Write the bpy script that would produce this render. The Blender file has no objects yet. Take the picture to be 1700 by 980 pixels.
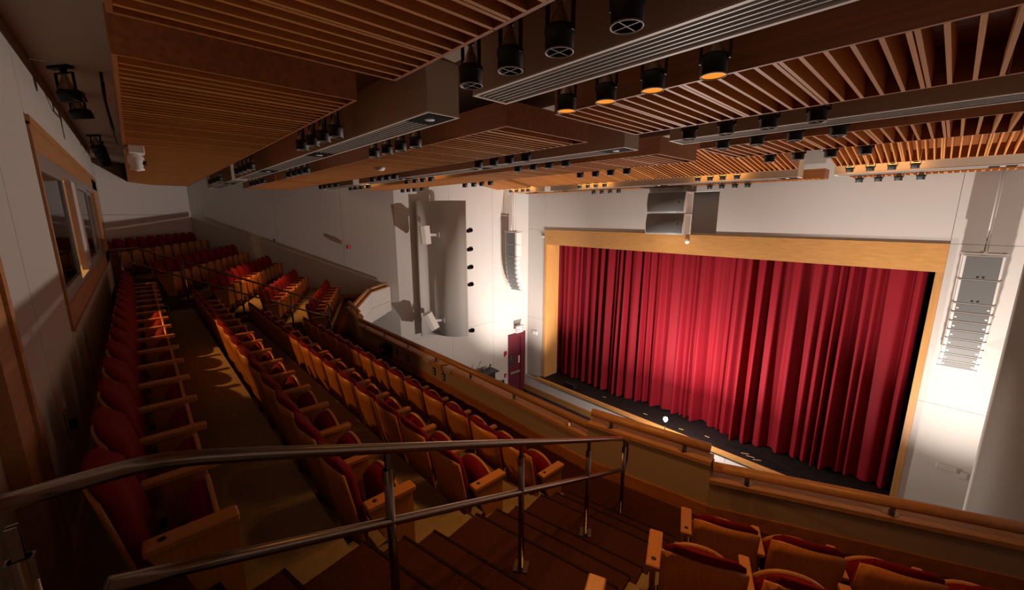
import bpy, math, random
from mathutils import Vector, Matrix, Euler

random.seed(7)
SC = bpy.context.scene
COL = SC.collection
R = math.radians
PI = math.pi
LIFT = 9.60          # everything is laid out from the camera's eye level, then lifted so the house floor is at z = 0

# ------------------------------------------------------------------ camera
cam_d = bpy.data.cameras.new('camera')
cam_d.sensor_fit = 'HORIZONTAL'
cam_d.sensor_width = 36.0
cam_d.lens = 668.0 / 1700.0 * 36.0
cam_d.clip_start = 0.02
cam_d.clip_end = 200
cam = bpy.data.objects.new('camera', cam_d)
COL.objects.link(cam)
cam.location = (0, 0, 0)
cam.rotation_euler = Euler((R(90 - 11.25), 0, R(47.2)), 'XYZ')
SC.camera = cam

# ------------------------------------------------------------------ world, exposure
w = bpy.data.worlds.new('world')
SC.world = w
w.use_nodes = True
w.node_tree.nodes['Background'].inputs[0].default_value = (1.0, 0.72, 0.5, 1)
w.node_tree.nodes['Background'].inputs[1].default_value = 0.004
SC.view_settings.view_transform = 'Standard'
SC.view_settings.look = 'None'
SC.view_settings.exposure = 0.1
SC.view_settings.gamma = 1.0
SC.view_settings.use_curve_mapping = False
try:
    SC.cycles.use_denoising = True
    SC.cycles.max_bounces = 8
    SC.cycles.diffuse_bounces = 4
    SC.cycles.caustics_reflective = False
    SC.cycles.caustics_refractive = False
except Exception:
    pass

# light levels, all lamps of the place
GHOST_W = 2300.0
WORK_W = 5200.0
LEAK_W = 3.0
GHOST_COL = (1.0, 0.86, 0.76)
WARM = (1.0, 0.45, 0.11)
BOOTH_W = 320.0


def lamp(name, kind, loc, power, color, parent=None, rot=None, size=0.05, spot=1.2, blend=0.6):
    d = bpy.data.lights.new(name, kind)
    d.energy = power
    d.color = color
    if kind in ('POINT', 'SPOT'):
        d.shadow_soft_size = size
    if name == 'ghost_lamp':      # the fixture throws most of its light upward
        d.use_nodes = True
        nt = d.node_tree
        tc = nt.nodes.new('ShaderNodeTexCoord')
        sp = nt.nodes.new('ShaderNodeSeparateXYZ')
        mr = nt.nodes.new('ShaderNodeMapRange')
        mr.interpolation_type = 'LINEAR'
        mr.inputs['From Min'].default_value = -.05
        mr.inputs['From Max'].default_value = .9
        mr.inputs['To Min'].default_value = .22
        mr.inputs['To Max'].default_value = 1.75
        nt.links.new(tc.outputs['Normal'], sp.inputs[0])
        nt.links.new(sp.outputs['Z'], mr.inputs['Value'])
        nt.links.new(mr.outputs['Result'], nt.nodes['Emission'].inputs['Strength'])
    if kind == 'SPOT':
        d.spot_size = spot
        d.spot_blend = blend
    if kind == 'AREA':
        d.size = size
    o = bpy.data.objects.new(name, d)
    COL.objects.link(o)
    o.location = loc
    if rot:
        o.rotation_euler = rot
    if parent:
        o.parent = parent
    return o


# ------------------------------------------------------------------ materials
def mat(name, color, rough=0.6, metal=0.0, kind=None, scale=8.0, amount=0.25, bump=0.0, emit=None, estr=1.0,
        spec=0.5, trans=0.0, sheen=0.0, stretch=(1, 1, 1)):
    m = bpy.data.materials.new(name)
    m.use_nodes = True
    nt = m.node_tree
    b = nt.nodes['Principled BSDF']
    b.inputs['Base Color'].default_value = (*color, 1)
    b.inputs['Roughness'].default_value = rough
    b.inputs['Metallic'].default_value = metal
    b.inputs['Specular IOR Level'].default_value = spec
    if trans:
        b.inputs['Transmission Weight'].default_value = trans
    if sheen:
        b.inputs['Sheen Weight'].default_value = sheen
        b.inputs['Sheen Roughness'].default_value = 0.4
        b.inputs['Sheen Tint'].default_value = (*[min(1, c * 1.6 + .05) for c in color], 1)
    if emit:
        b.inputs['Emission Color'].default_value = (*emit, 1)
        b.inputs['Emission Strength'].default_value = estr
    if kind:
        tc = nt.nodes.new('ShaderNodeTexCoord')
        mp = nt.nodes.new('ShaderNodeMapping')
        mp.inputs['Scale'].default_value = stretch
        nt.links.new(tc.outputs['Object'], mp.inputs['Vector'])
        n = nt.nodes.new('ShaderNodeTexNoise')
        n.inputs['Scale'].default_value = scale
        n.inputs['Detail'].default_value = 6
        n.inputs['Roughness'].default_value = 0.6
        nt.links.new(mp.outputs['Vector'], n.inputs['Vector'])
        rp = nt.nodes.new('ShaderNodeValToRGB')
        lo = tuple(c * (1 - amount) for c in color)
        hi = tuple(min(1, c * (1 + amount)) for c in color)
        rp.color_ramp.elements[0].position = 0.3
        rp.color_ramp.elements[1].position = 0.72
        rp.color_ramp.elements[0].color = (*lo, 1)
        rp.color_ramp.elements[1].color = (*hi, 1)
        nt.links.new(n.outputs['Fac'], rp.inputs['Fac'])
        out = rp.outputs['Color']
        if kind == 'wood':
            oi = nt.nodes.new('ShaderNodeObjectInfo')
            mx = nt.nodes.new('ShaderNodeMix')
            mx.data_type = 'RGBA'
            mx.blend_type = 'MULTIPLY'
            mr = nt.nodes.new('ShaderNodeMapRange')
            mr.inputs['To Min'].default_value = 0.86
            mr.inputs['To Max'].default_value = 1.06
            nt.links.new(oi.outputs['Random'], mr.inputs['Value'])
            mx.inputs[0].default_value = 1.0
            nt.links.new(out, mx.inputs[6])
            nt.links.new(mr.outputs['Result'], mx.inputs[7])
            out = mx.outputs[2]
        nt.links.new(out, b.inputs['Base Color'])
        if bump:
            bp = nt.nodes.new('ShaderNodeBump')
            bp.inputs['Strength'].default_value = bump
            bp.inputs['Distance'].default_value = 0.01
            nt.links.new(n.outputs['Fac'], bp.inputs['Height'])
            nt.links.new(bp.outputs['Normal'], b.inputs['Normal'])
    return m


def glass_mat():
    m = bpy.data.materials.new('window_glass')
    m.use_nodes = True
    nt = m.node_tree
    nt.nodes.clear()
    out = nt.nodes.new('ShaderNodeOutputMaterial')
    mx = nt.nodes.new('ShaderNodeMixShader')
    tr = nt.nodes.new('ShaderNodeBsdfTransparent')
    tr.inputs[0].default_value = (.62, .64, .64, 1)
    gs = nt.nodes.new('ShaderNodeBsdfGlossy')
    gs.inputs['Roughness'].default_value = .02
    fr = nt.nodes.new('ShaderNodeFresnel')
    fr.inputs[0].default_value = 1.55
    nt.links.new(fr.outputs[0], mx.inputs[0])
    nt.links.new(tr.outputs[0], mx.inputs[1])
    nt.links.new(gs.outputs[0], mx.inputs[2])
    nt.links.new(mx.outputs[0], out.inputs[0])
    return m


M = {}
M['plaster'] = mat('plaster', (0.57, 0.545, 0.52), 0.9, kind='p', scale=40, amount=0.03, bump=0.04, spec=0.2)
M['fabric_wall'] = mat('fabric_wall', (0.50, 0.46, 0.425), 0.95, kind='p', scale=160, amount=0.12, bump=0.1, spec=0.1)
M['parapet_fabric'] = mat('parapet_fabric', (0.34, 0.245, 0.17), 0.95, kind='p', scale=180, amount=0.15, bump=0.1, spec=0.1)
M['ceiling_paint'] = mat('ceiling_paint', (0.34, 0.27, 0.22), 0.9, kind='p', scale=30, amount=0.04, spec=0.1)
M['back_lid'] = mat('back_lid', (0.76, 0.64, 0.52), 0.9, kind='p', scale=30, amount=0.04, spec=0.1)
M['bulkhead'] = mat('bulkhead', (0.54, 0.45, 0.36), 0.85, kind='p', scale=50, amount=0.05, bump=0.05, spec=0.2)
M['seat_wood'] = mat('seat_wood', (0.50, 0.185, 0.036), 0.38, kind='wood', scale=7, amount=0.16, stretch=(9, 9, 0.7))
M['slat_wood'] = mat('slat_wood', (0.50, 0.195, 0.046), 0.5, kind='wood', scale=3, amount=0.22, stretch=(14, 0.6, 14))
M['fascia_wood'] = mat('fascia_wood', (0.34, 0.115, 0.028), 0.5, kind='wood', scale=2.2, amount=0.28, stretch=(0.6, 8, 10))
M['maple'] = mat('maple', (0.55, 0.28, 0.09), 0.4, kind='wood', scale=2.0, amount=0.14, stretch=(1.2, 6, 8))
M['maple_v'] = mat('maple_v', (0.53, 0.265, 0.085), 0.4, kind='wood', scale=2.0, amount=0.14, stretch=(8, 8, 0.7))
M['trim_wood'] = mat('trim_wood', (0.46, 0.22, 0.085), 0.4, kind='wood', scale=3, amount=0.2, stretch=(0.8, 8, 8))
M['red'] = mat('red_velour', (0.165, 0.005, 0.008), 0.85, kind='p', scale=140, amount=0.3, bump=0.15, spec=0.15, sheen=0.25)
M['curtain'] = mat('curtain_velvet', (0.175, 0.0018, 0.009), 0.75, kind='p', scale=60, amount=0.18, spec=0.2, sheen=0.16)
M['carpet'] = mat('carpet', (0.062, 0.020, 0.014), 0.98, kind='p', scale=160, amount=0.5, bump=0.3, spec=0.05)
M['carpet_edge'] = mat('carpet_edge', (0.022, 0.009, 0.008), 0.9, kind='p', scale=200, amount=0.3, bump=0.2, spec=0.1)
M['dark_carpet'] = mat('dark_carpet', (0.045, 0.028, 0.035), 0.98, kind='p', scale=200, amount=0.3, bump=0.3, spec=0.05)
M['concrete'] = mat('concrete', (0.23, 0.155, 0.072), 0.75, kind='p', scale=14, amount=0.16, bump=0.05)
M['black'] = mat('black_metal', (0.012, 0.011, 0.010), 0.5, spec=0.35)
M['soft_black'] = mat('soft_black', (0.010, 0.009, 0.010), 0.9, kind='p', scale=30, amount=0.4, spec=0.1)
M['stage'] = mat('stage_black', (0.010, 0.009, 0.0095), 0.65, kind='p', scale=9, amount=0.5, bump=0.05, spec=0.3)
M['steel'] = mat('brushed_steel', (0.30, 0.24, 0.20), 0.24, metal=1.0, kind='p', scale=60, amount=0.08)
M['alu'] = mat('aluminium', (0.55, 0.53, 0.51), 0.35, metal=0.8, kind='p', scale=60, amount=0.05)
M['white'] = mat('white_paint', (0.78, 0.76, 0.74), 0.5)
M['trim_white'] = mat('trim_white', (0.72, 0.64, 0.58), 0.5)
M['grille'] = mat('speaker_grille', (0.15, 0.155, 0.155), 0.6, kind='p', scale=300, amount=0.3)
M['rim'] = mat('rim_grey', (0.40, 0.38, 0.36), 0.4)
M['bulb_glass'] = mat('lamp_silver', (0.50, 0.36, 0.26), 0.25, metal=0.7, kind='p', scale=40, amount=0.3)
M['gold'] = mat('lit_reflector', (0.9, 0.55, 0.15), 0.3, emit=(1.0, 0.52, 0.09), estr=0.28)
M['gold_bright'] = mat('lit_lens', (1.0, 0.7, 0.3), 0.3, emit=(1.0, 0.5, 0.12), estr=3.5)
M['ghost_bulb'] = mat('ghost_bulb', (1, 1, 1), 0.3, emit=(1, 0.95, 0.9), estr=220.0)
M['glass'] = glass_mat()
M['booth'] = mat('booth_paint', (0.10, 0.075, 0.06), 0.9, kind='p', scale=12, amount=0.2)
M['booth_wood'] = mat('booth_wood', (0.45, 0.19, 0.06), 0.6, kind='wood', scale=3, amount=0.2, stretch=(8, 8, .7))
M['maroon'] = mat('maroon_paint', (0.12, 0.012, 0.025), 0.45, kind='p', scale=20, amount=0.1)
M['alarm_red'] = mat('alarm_red', (0.35, 0.01, 0.012), 0.4)
M['exit_red'] = mat('exit_red', (0.6, 0.02, 0.02), 0.4, emit=(1.0, 0.05, 0.04), estr=1.6)
M['tape'] = mat('spike_tape', (0.75, 0.45, 0.25), 0.6)
M['yellow_tape'] = mat('yellow_tape', (0.6, 0.55, 0.15), 0.6)
M['dark_glass'] = mat('dark_glass', (0.05, 0.07, 0.06), 0.1)
M['door_pale'] = mat('pale_door_paint', (0.50, 0.47, 0.42), 0.6, kind='p', scale=8, amount=0.04)
M['pale_label'] = mat('pale_paper', (0.8, 0.62, 0.40), 0.7)


# ------------------------------------------------------------------ mesh building
class MB:
    def __init__(s):
        s.v, s.f, s.sm = [], [], []

    def add(s, vs, fs, smooth=False, mtx=None):
        n = len(s.v)
        s.v += [tuple(mtx @ Vector(p)) if mtx else tuple(p) for p in vs]
        s.f += [tuple(i + n for i in f) for f in fs]
        s.sm += [smooth] * len(fs)
        return s

    def box(s, a, b, mtx=None):
        (x0, y0, z0), (x1, y1, z1) = a, b
        vs = [(x0, y0, z0), (x1, y0, z0), (x1, y1, z0), (x0, y1, z0),
              (x0, y0, z1), (x1, y0, z1), (x1, y1, z1), (x0, y1, z1)]
        fs = [(3, 2, 1, 0), (4, 5, 6, 7), (0, 1, 5, 4), (1, 2, 6, 5), (2, 3, 7, 6), (3, 0, 4, 7)]
        return s.add(vs, fs, False, mtx)

    def bbox(s, a, b, r=0.006, mtx=None):
        """box with chamfered vertical and top edges"""
        (x0, y0, z0), (x1, y1, z1) = a, b
        r = min(r, (x1 - x0) * .4, (y1 - y0) * .4, (z1 - z0) * .4)

        def ring(d, z):
            return [(x0 + d, y0 + d + r, z), (x0 + d + r, y0 + d, z), (x1 - d - r, y0 + d, z), (x1 - d, y0 + d + r, z),
                    (x1 - d, y1 - d - r, z), (x1 - d - r, y1 - d, z), (x0 + d + r, y1 - d, z), (x0 + d, y1 - d - r, z)]
        vs = ring(r, z0) + ring(0, z0 + r) + ring(0, z1 - r) + ring(r, z1)
        fs = [tuple(range(7, -1, -1)), tuple(range(24, 32))]
        for k in range(3):
            for i in range(8):
                j = (i + 1) % 8
                fs.append((k * 8 + i, k * 8 + j, k * 8 + 8 + j, k * 8 + 8 + i))
        return s.add(vs, fs, False, mtx)

    def prism(s, poly, z0, z1, mtx=None):
        n = len(poly)
        ar = sum(poly[i][0] * poly[(i + 1) % n][1] - poly[(i + 1) % n][0] * poly[i][1] for i in range(n))
        if ar < 0:
            poly = poly[::-1]
        vs = [(x, y, z0) for x, y in poly] + [(x, y, z1) for x, y in poly]
        fs = [tuple(range(n - 1, -1, -1)), tuple(range(n, 2 * n))]
        fs += [(i, (i + 1) % n, n + (i + 1) % n, n + i) for i in range(n)]
        return s.add(vs, fs, False, mtx)

    def lathe(s, prof, n=16, mtx=None, smooth=True, caps=False):
        vs, fs = [], []
        for r_, z in prof:
            for i in range(n):
                a = 2 * PI * i / n
                vs.append((r_ * math.cos(a), r_ * math.sin(a), z))
        for k in range(len(prof) - 1):
            for i in range(n):
                j = (i + 1) % n
                fs.append((k * n + i, k * n + j, (k + 1) * n + j, (k + 1) * n + i))
        if caps:
            fs.append(tuple(range(n - 1, -1, -1)))
            m = (len(prof) - 1) * n
            fs.append(tuple(range(m, m + n)))
        return s.add(vs, fs, smooth, mtx)

    def tube(s, path, r, n=10, caps=True):
        P = [Vector(p) for p in path]
        vs, fs = [], []
        t0 = (P[1] - P[0]).normalized()
        up = Vector((0, 0, 1)) if abs(t0.z) < .9 else Vector((1, 0, 0))
        nrm = t0.cross(up).normalized()
        for k, p in enumerate(P):
            if k == 0:
                t = (P[1] - P[0])
            elif k == len(P) - 1:
                t = P[-1] - P[-2]
            else:
                t = (P[k + 1] - P[k]).normalized() + (P[k] - P[k - 1]).normalized()
            t.normalize()
            nrm = (nrm - t * nrm.dot(t)).normalized()
            bi = t.cross(nrm)
            for i in range(n):
                a = 2 * PI * i / n
                vs.append(p + (nrm * math.cos(a) + bi * math.sin(a)) * r)
        for k in range(len(P) - 1):
            for i in range(n):
                j = (i + 1) % n
                fs.append((k * n + i, k * n + j, (k + 1) * n + j, (k + 1) * n + i))
        if caps:
            fs.append(tuple(range(n - 1, -1, -1)))
            m = (len(P) - 1) * n
            fs.append(tuple(range(m, m + n)))
        return s.add(vs, fs, True)

    def solid(s, front, back, nu, nv, mtx=None):
        """closed body between two parametric sheets front(u,v), back(u,v), u,v in 0..1"""
        vs, fs = [], []
        for fn in (front, back):
            for j in range(nv + 1):
                for i in range(nu + 1):
                    vs.append(fn(i / nu, j / nv))
        N = (nu + 1) * (nv + 1)
        idx = lambda i, j, o: o + j * (nu + 1) + i
        for j in range(nv):
            for i in range(nu):
                fs.append((idx(i, j, 0), idx(i + 1, j, 0), idx(i + 1, j + 1, 0), idx(i, j + 1, 0)))
                fs.append((idx(i, j, N), idx(i, j + 1, N), idx(i + 1, j + 1, N), idx(i + 1, j, N)))
        for i in range(nu):
            fs.append((idx(i, 0, 0), idx(i, 0, N), idx(i + 1, 0, N), idx(i + 1, 0, 0)))
            fs.append((idx(i, nv, 0), idx(i + 1, nv, 0), idx(i + 1, nv, N), idx(i, nv, N)))
        for j in range(nv):
            fs.append((idx(0, j, 0), idx(0, j + 1, 0), idx(0, j + 1, N), idx(0, j, N)))
            fs.append((idx(nu, j, 0), idx(nu, j, N), idx(nu, j + 1, N), idx(nu, j + 1, 0)))
        return s.add(vs, fs, True, mtx)

    def mesh(s, name, m):
        me = bpy.data.meshes.new(name)
        me.from_pydata(s.v, [], s.f)
        me.polygons.foreach_set('use_smooth', s.sm)
        if m:
            me.materials.append(M[m])
        me.update()
        return me


def link(name, me, parent=None, loc=(0, 0, 0), rot=(0, 0, 0)):
    o = bpy.data.objects.new(name, me)
    COL.objects.link(o)
    o.location = loc
    o.rotation_euler = rot
    if parent is not None:
        o.parent = parent
    return o


def part(name, mb, m, parent=None, loc=(0, 0, 0), rot=(0, 0, 0)):
    return link(name, mb.mesh(name, m), parent, loc, rot)


def tag(o, label, cat, group=None):
    o['label'] = label
    o['category'] = cat
    if group:
        o['group'] = group
    return o


def thing(name, label, cat, loc=(0, 0, 0), rotz=0.0, group=None):
    o = bpy.data.objects.new(name, None)
    o.empty_display_size = 0.1
    COL.objects.link(o)
    o.location = loc
    o.rotation_euler = (0, 0, rotz)
    return tag(o, label, cat, group)


def struct(name, mb, m, parent=None):
    o = part(name, mb, m, parent)
    if parent is None:
        o['kind'] = 'structure'
    return o


def struct_empty(name, loc=(0, 0, 0)):
    o = bpy.data.objects.new(name, None)
    COL.objects.link(o)
    o.location = loc
    o['kind'] = 'structure'
    return o


ORD = ['first', 'second', 'third', 'fourth', 'fifth', 'sixth', 'seventh', 'eighth', 'ninth', 'tenth', 'eleventh',
       'twelfth', 'thirteenth', 'fourteenth', 'fifteenth', 'sixteenth', 'seventeenth']

# levels (from eye height): tier floors of the balcony, stage, house floor
F = [-1.53, -1.98, -2.425, -2.865, -3.305]
STAGE = -8.59
HOUSE = -9.60
LID = 1.40
HLID = 1.95           # higher ceiling over the stage front
WALLY = -0.50          # back wall plane
PY = 15.2              # proscenium wall plane
SIDE = -15.15          # house-left side wall near the stage

# ------------------------------------------------------------------ floor and tiers
struct('floor', MB().box((-24, -4, HOUSE - .2), (6, 17.5, HOUSE)), 'dark_carpet')


def xr(y):
    return -2.05 - .163 * (y - .18)


def xl(y):
    return -13.05 - xr(y)


balc = struct_empty('floor_balcony')
tier_y = [(WALLY, .70), (.70, 1.68), (1.68, 2.66), (2.66, 3.32)]
for k, (a, b) in enumerate(tier_y):
    poly = [(xr(a), a), (xr(b), b), (xl(b), b), (xl(a), a)]
    part('tier', MB().prism(poly, F[k + 1] - .55, F[k + 1]), 'concrete', balc)
part('cross_aisle_carpet', MB().prism([(-16.2, 5.95), (-15.42, 7.1), (-14.56, 6.04), (-11.66, 4.24), (-10.2, 3.98), (-2.8, 3.98), (-1.4, 4.3), (2.6, 6.2),
                                       (2.6, 3.3), (-1.3, 3.3), (-12, 3.3), (-16.6, 5.3)], F[4] - .45, F[4] - .006), 'carpet', balc)

# side blocks: local frame per block
AL = R(-24.5)
AR = R(24.0)
# left block: aisle-end tip of each row (row 0..4)
LTIP = [Vector((-12.2 + .36 * (n - 1) - (0.95 if n == 0 else 0), .53 + .97 * (n - 1) + (0.12 if n == 0 else 0))) for n in range(5)]
uL = Vector((-math.cos(-AL), math.sin(-AL)))
vL = Vector((math.sin(-AL), math.cos(-AL)))
for n in range(5):
    t = LTIP[n]
    L = 6.9 if n < 3 else 6.3
    v0 = -1.5 if n == 0 else -.50
    v1 = .55 if n < 4 else .03
    p = [t + uL * (-.02) + vL * v0, t + uL * (-.02) + vL * v1, t + uL * L + vL * v1, t + uL * L + vL * v0]
    part('tier', MB().prism([tuple(q) for q in p], F[n] - .55, F[n] + .001 * n), 'concrete', balc)
# right block
RTIP = {2: Vector((-.97, 1.50)), 3: Vector((-1.14, 2.49)), 4: Vector((-1.31, 3.44))}
uR = Vector((math.cos(AR), math.sin(AR)))
vR = Vector((-math.sin(AR), math.cos(AR)))
for n in (2, 3, 4):
    t = RTIP[n]
    p = [t + uR * .02 + vR * (-.48), t + uR * .02 + vR * .47, t + uR * 4.6 + vR * .47, t + uR * 4.6 + vR * (-.48)]
    part('tier', MB().prism([tuple(q) for q in p], F[n] - .55, F[n] + .001), 'concrete', balc)

# aisle stairs: concrete steps with carpet treads
SL = [(-2.12, .05, -1.69), (-2.13, .33, -1.835), (-2.18, .78, -1.98), (-2.21, 1.05, -2.13), (-2.26, 1.31, -2.275),
      (-2.33, 1.75, -2.425), (-2.39, 2.02, -2.57), (-2.43, 2.29, -2.715), (-2.51, 2.73, -2.865), (-2.56, 3.01, -3.01), (-2.60, 3.27, -3.157)]
for side in (1, -1):
    st = struct_empty('stairs_1' if side == 1 else 'stairs_2')
    for k, (x, y, z) in enumerate(SL):
        d = Vector((math.cos(R(12.9)), math.sin(R(12.9)))) * (1.2 if k > 1 else 1.05)
        bk = Vector((.17, -.985)) * (.62 if k else .7)
        a = Vector((x, y))
        q = [a, a + d, a + d + bk, a + bk]
        e = d.normalized() * .085
        q2 = [a - e + bk * .03, a + d + e + bk * .03, a + d + e + bk, a - e + bk]
        f = (lambda p: (p.x, p.y)) if side == 1 else (lambda p: (-13.05 - p.x, p.y))
        part('step', MB().prism([f(p) for p in q2], z - .45, z - .014), 'concrete', st)
        part('carpet_tread', MB().prism([f(p) for p in q], z - .16, z + .008), 'carpet', st)
        q3 = [a - bk * .022, a + d - bk * .022, a + d + bk * .006, a + bk * .006]
        part('nosing', MB().prism([f(p) for p in q3], z - .03, z + .013), 'carpet_edge', st)
    # landing at the door
    a, b = (-2.14, -.44), (-.6, -.28)
    pl = [(-2.12, -.05), (-1.0, .2), (-.6, -.49), (-2.2, -.49)]
    if side == -1:
        pl = [(-13.05 - x, y) for x, y in pl]
    part('landing', MB().prism(pl, -2.0, -1.545), 'carpet', st)

# ------------------------------------------------------------------ back wall with the booth window and the door
wb = struct_empty('wall_back')
WX0, WX1 = -12.70, -4.90         # window opening
WZ0, WZ1 = -.94, .70
DX0 = -2.62                      # door opening left edge
T = .14


def wallpanel(x0, x1, z0, z1):
    g = .004
    part('panel', MB().box((x0 + g, WALLY - T, z0), (x1 - g, WALLY, z1)), 'fabric_wall', wb)


for x0, x1 in [(-12.95, WX0), (-4.9, -3.62), (-3.62, DX0)]:
    wallpanel(x0, x1, -2.6, LID)
for x0, x1 in [(WX0, -10.07), (-10.07, -6.62), (-6.62, WX1)]:
    wallpanel(x0, x1, -2.6, WZ0)
for x0, x1 in [(WX0, -8.8), (-8.8, WX1)]:
    wallpanel(x0, x1, WZ1, LID)
part('panel', MB().box((DX0, WALLY - T, .65), (2.2, WALLY, LID)), 'fabric_wall', wb)
part('panel', MB().box((-1.4, WALLY - T, -2.6), (2.2, WALLY, .65)), 'fabric_wall', wb)
part('backing', MB().box((-12.95, WALLY - T - .02, -2.6), (-12.8, WALLY - T - .005, LID)), 'soft_black', wb)

# window: wooden casing, aluminium sliding panes
win = struct_empty('window_1')
part('casing_board', MB().box((WX0 - .10, WALLY - .02, WZ1 - .02), (WX1 + .02, WALLY + .025, WZ1 + .05)), 'trim_wood', win)
part('casing_board', MB().box((WX0, WALLY - .13, WZ1 - .20), (WX1, WALLY + .012, WZ1 - .02)), 'trim_wood', win)
part('casing_board', MB().box((WX0 - .10, WALLY - .02, WZ0 - .02), (WX1 + .02, WALLY + .025, WZ0 + .0)), 'trim_wood', win)
part('casing_board', MB().box((WX0, WALLY - .13, WZ0), (WX1, WALLY + .012, WZ0 + .20)), 'trim_wood', win)
part('casing_board', MB().box((WX1 - .05, WALLY - .13, WZ0), (WX1 + .02, WALLY + .018, WZ1)), 'trim_wood', win)
part('casing_board', MB().box((WX0 - .10, WALLY - .13, WZ0), (WX0 + 1.3, WALLY + .012, WZ1)), 'trim_wood', win)
wx0, wx1 = WX0 + 1.3, WX1 - .05
wz0, wz1 = WZ0 + .20, WZ1 - .20
part('head_track', MB().box((wx0, WALLY - .12, wz1 - .09), (wx1, WALLY + .006, wz1)), 'alu', win)
part('sill_track', MB().box((wx0, WALLY - .12, wz0), (wx1, WALLY + .006, wz0 + .05)), 'alu', win)
for (a, b, yy) in [(-6.45, wx1, -.012), (-9.6, -7.95, -.012), (wx0, -9.65, -.055)]:
    ps = part('sliding_pane', MB()
              .box((a, WALLY + yy - .02, wz0 + .05), (a + .07, WALLY + yy + .02, wz1 - .09))
              .box((b - .07, WALLY + yy - .02, wz0 + .05), (b, WALLY + yy + .02, wz1 - .09))
              .box((a + .07, WALLY + yy - .02, wz0 + .05), (b - .07, WALLY + yy + .02, wz0 + .12))
              .box((a + .07, WALLY + yy - .02, wz1 - .15), (b - .07, WALLY + yy + .02, wz1 - .09)), 'alu', win)
    part('glass', MB().box((a + .07, WALLY + yy - .004, wz0 + .12), (b - .07, WALLY + yy + .004, wz1 - .15)), 'glass', ps)
part('post', MB().box((-7.95, WALLY - .06, wz0 + .05), (-7.50, WALLY - .005, wz1 - .09)), 'fabric_wall', win)

# booth room behind the window
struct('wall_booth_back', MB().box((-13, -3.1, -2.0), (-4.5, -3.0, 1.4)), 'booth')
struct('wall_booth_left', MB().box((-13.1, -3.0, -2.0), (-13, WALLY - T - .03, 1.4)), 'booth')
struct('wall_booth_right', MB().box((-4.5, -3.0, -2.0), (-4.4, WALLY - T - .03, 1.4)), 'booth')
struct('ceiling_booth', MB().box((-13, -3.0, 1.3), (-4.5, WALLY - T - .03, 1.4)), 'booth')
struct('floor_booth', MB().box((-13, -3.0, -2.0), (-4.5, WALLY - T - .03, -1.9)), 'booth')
struct('wall_booth_partition', MB().box((-9.6, -3.0, -1.9), (-9.5, -2.2, 1.3)), 'booth_wood')
dk = thing('control_desk', 'long dark control desk behind the booth window', 'desk', (-8.7, -1.5, -1.9))
part('desk_top', MB().bbox((-3.2, -.45, .78), (3.0, .45, .83)), 'booth_wood', dk)
for x in (-3.0, 2.8):
    part('leg', MB().box((x, -.4, 0), (x + .06, .4, .78)), 'black', dk)
lt = thing('booth_lamp', 'small warm pendant lamp lighting the control booth', 'lamp', (-7.6, -1.45, 1.3))
part('cord', MB().tube([(0, 0, 0), (0, 0, -.45)], .006, 6), 'black', lt)
part('shade', MB().lathe([(.02, -.44), (.05, -.46), (.11, -.56), (.105, -.56), (.04, -.47)], 16), 'black', lt)
part('bulb', MB().lathe([(.001, -.50), (.025, -.53), (.03, -.56), (.02, -.59), (.001, -.60)], 10), 'gold_bright', lt)
lamp('booth_light', 'POINT', (0, 0, -.66), BOOTH_W, (1.0, .45, .12), lt, size=.04)

# door of the landing
dr = struct_empty('door_1')
part('casing', MB().box((-2.93, WALLY - .02, -2.0), (-2.86, WALLY + .035, .70)), 'trim_wood', dr)
part('casing', MB().box((-2.86, WALLY - .12, -2.0), (-2.60, WALLY + .020, .70)), 'trim_wood', dr)
part('casing', MB().box((-1.50, WALLY - .12, -1.545), (-1.38, WALLY + .02, .70)), 'trim_wood', dr)
part('casing', MB().box((-2.60, WALLY - .12, .58), (-1.50, WALLY + .02, .70)), 'trim_wood', dr)
part('leaf', MB().box((-2.60, WALLY - .09, -1.535), (-1.50, WALLY - .045, .58)), 'door_pale', dr)
part('baseboard', MB().box((-12.9, WALLY, -1.98), (-3.0, WALLY + .022, -1.835)), 'trim_wood', struct_empty('baseboard_back'))

# rear wall of the left block and house-left side wall
C1 = Vector((-19.6, 1.63))
V1 = Vector((-15.05, 7.6))
V0 = C1.lerp(V1, .73)
CN = Vector((SIDE, PY))


def wallseg(parent, a, b, z0, z1, m, t=.15, inward=None):
    a, b = Vector(a), Vector(b)
    d = (b - a).normalized()
    n = Vector((-d.y, d.x))
    if inward is not None and n.dot(inward) > 0:
        n = -n
    part('panel', MB().prism([tuple(a + d * .004), tuple(b - d * .004), tuple(b - d * .004 + n * t), tuple(a + d * .004 + n * t)], z0, z1), m, parent)


wr = struct_empty('wall_rear_left')
RL = Vector((-12.95, C1.y - (C1.x + 12.95) * -math.tan(R(24.5))))
mid = C1.lerp(RL, .45)
mid2 = C1.lerp(RL, .72)
inn = Vector((.4, .9))
for a, b in [(C1, mid), (mid, mid2), (mid2, RL)]:
    wallseg(wr, a, b, -3.0, .0, 'plaster', inward=inn)
    wallseg(wr, a, b, .008, LID, 'plaster', inward=inn)
wallseg(wr, RL, (-12.95, WALLY - .15), -3.0, LID, 'plaster', inward=Vector((-1, 0)))

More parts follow.
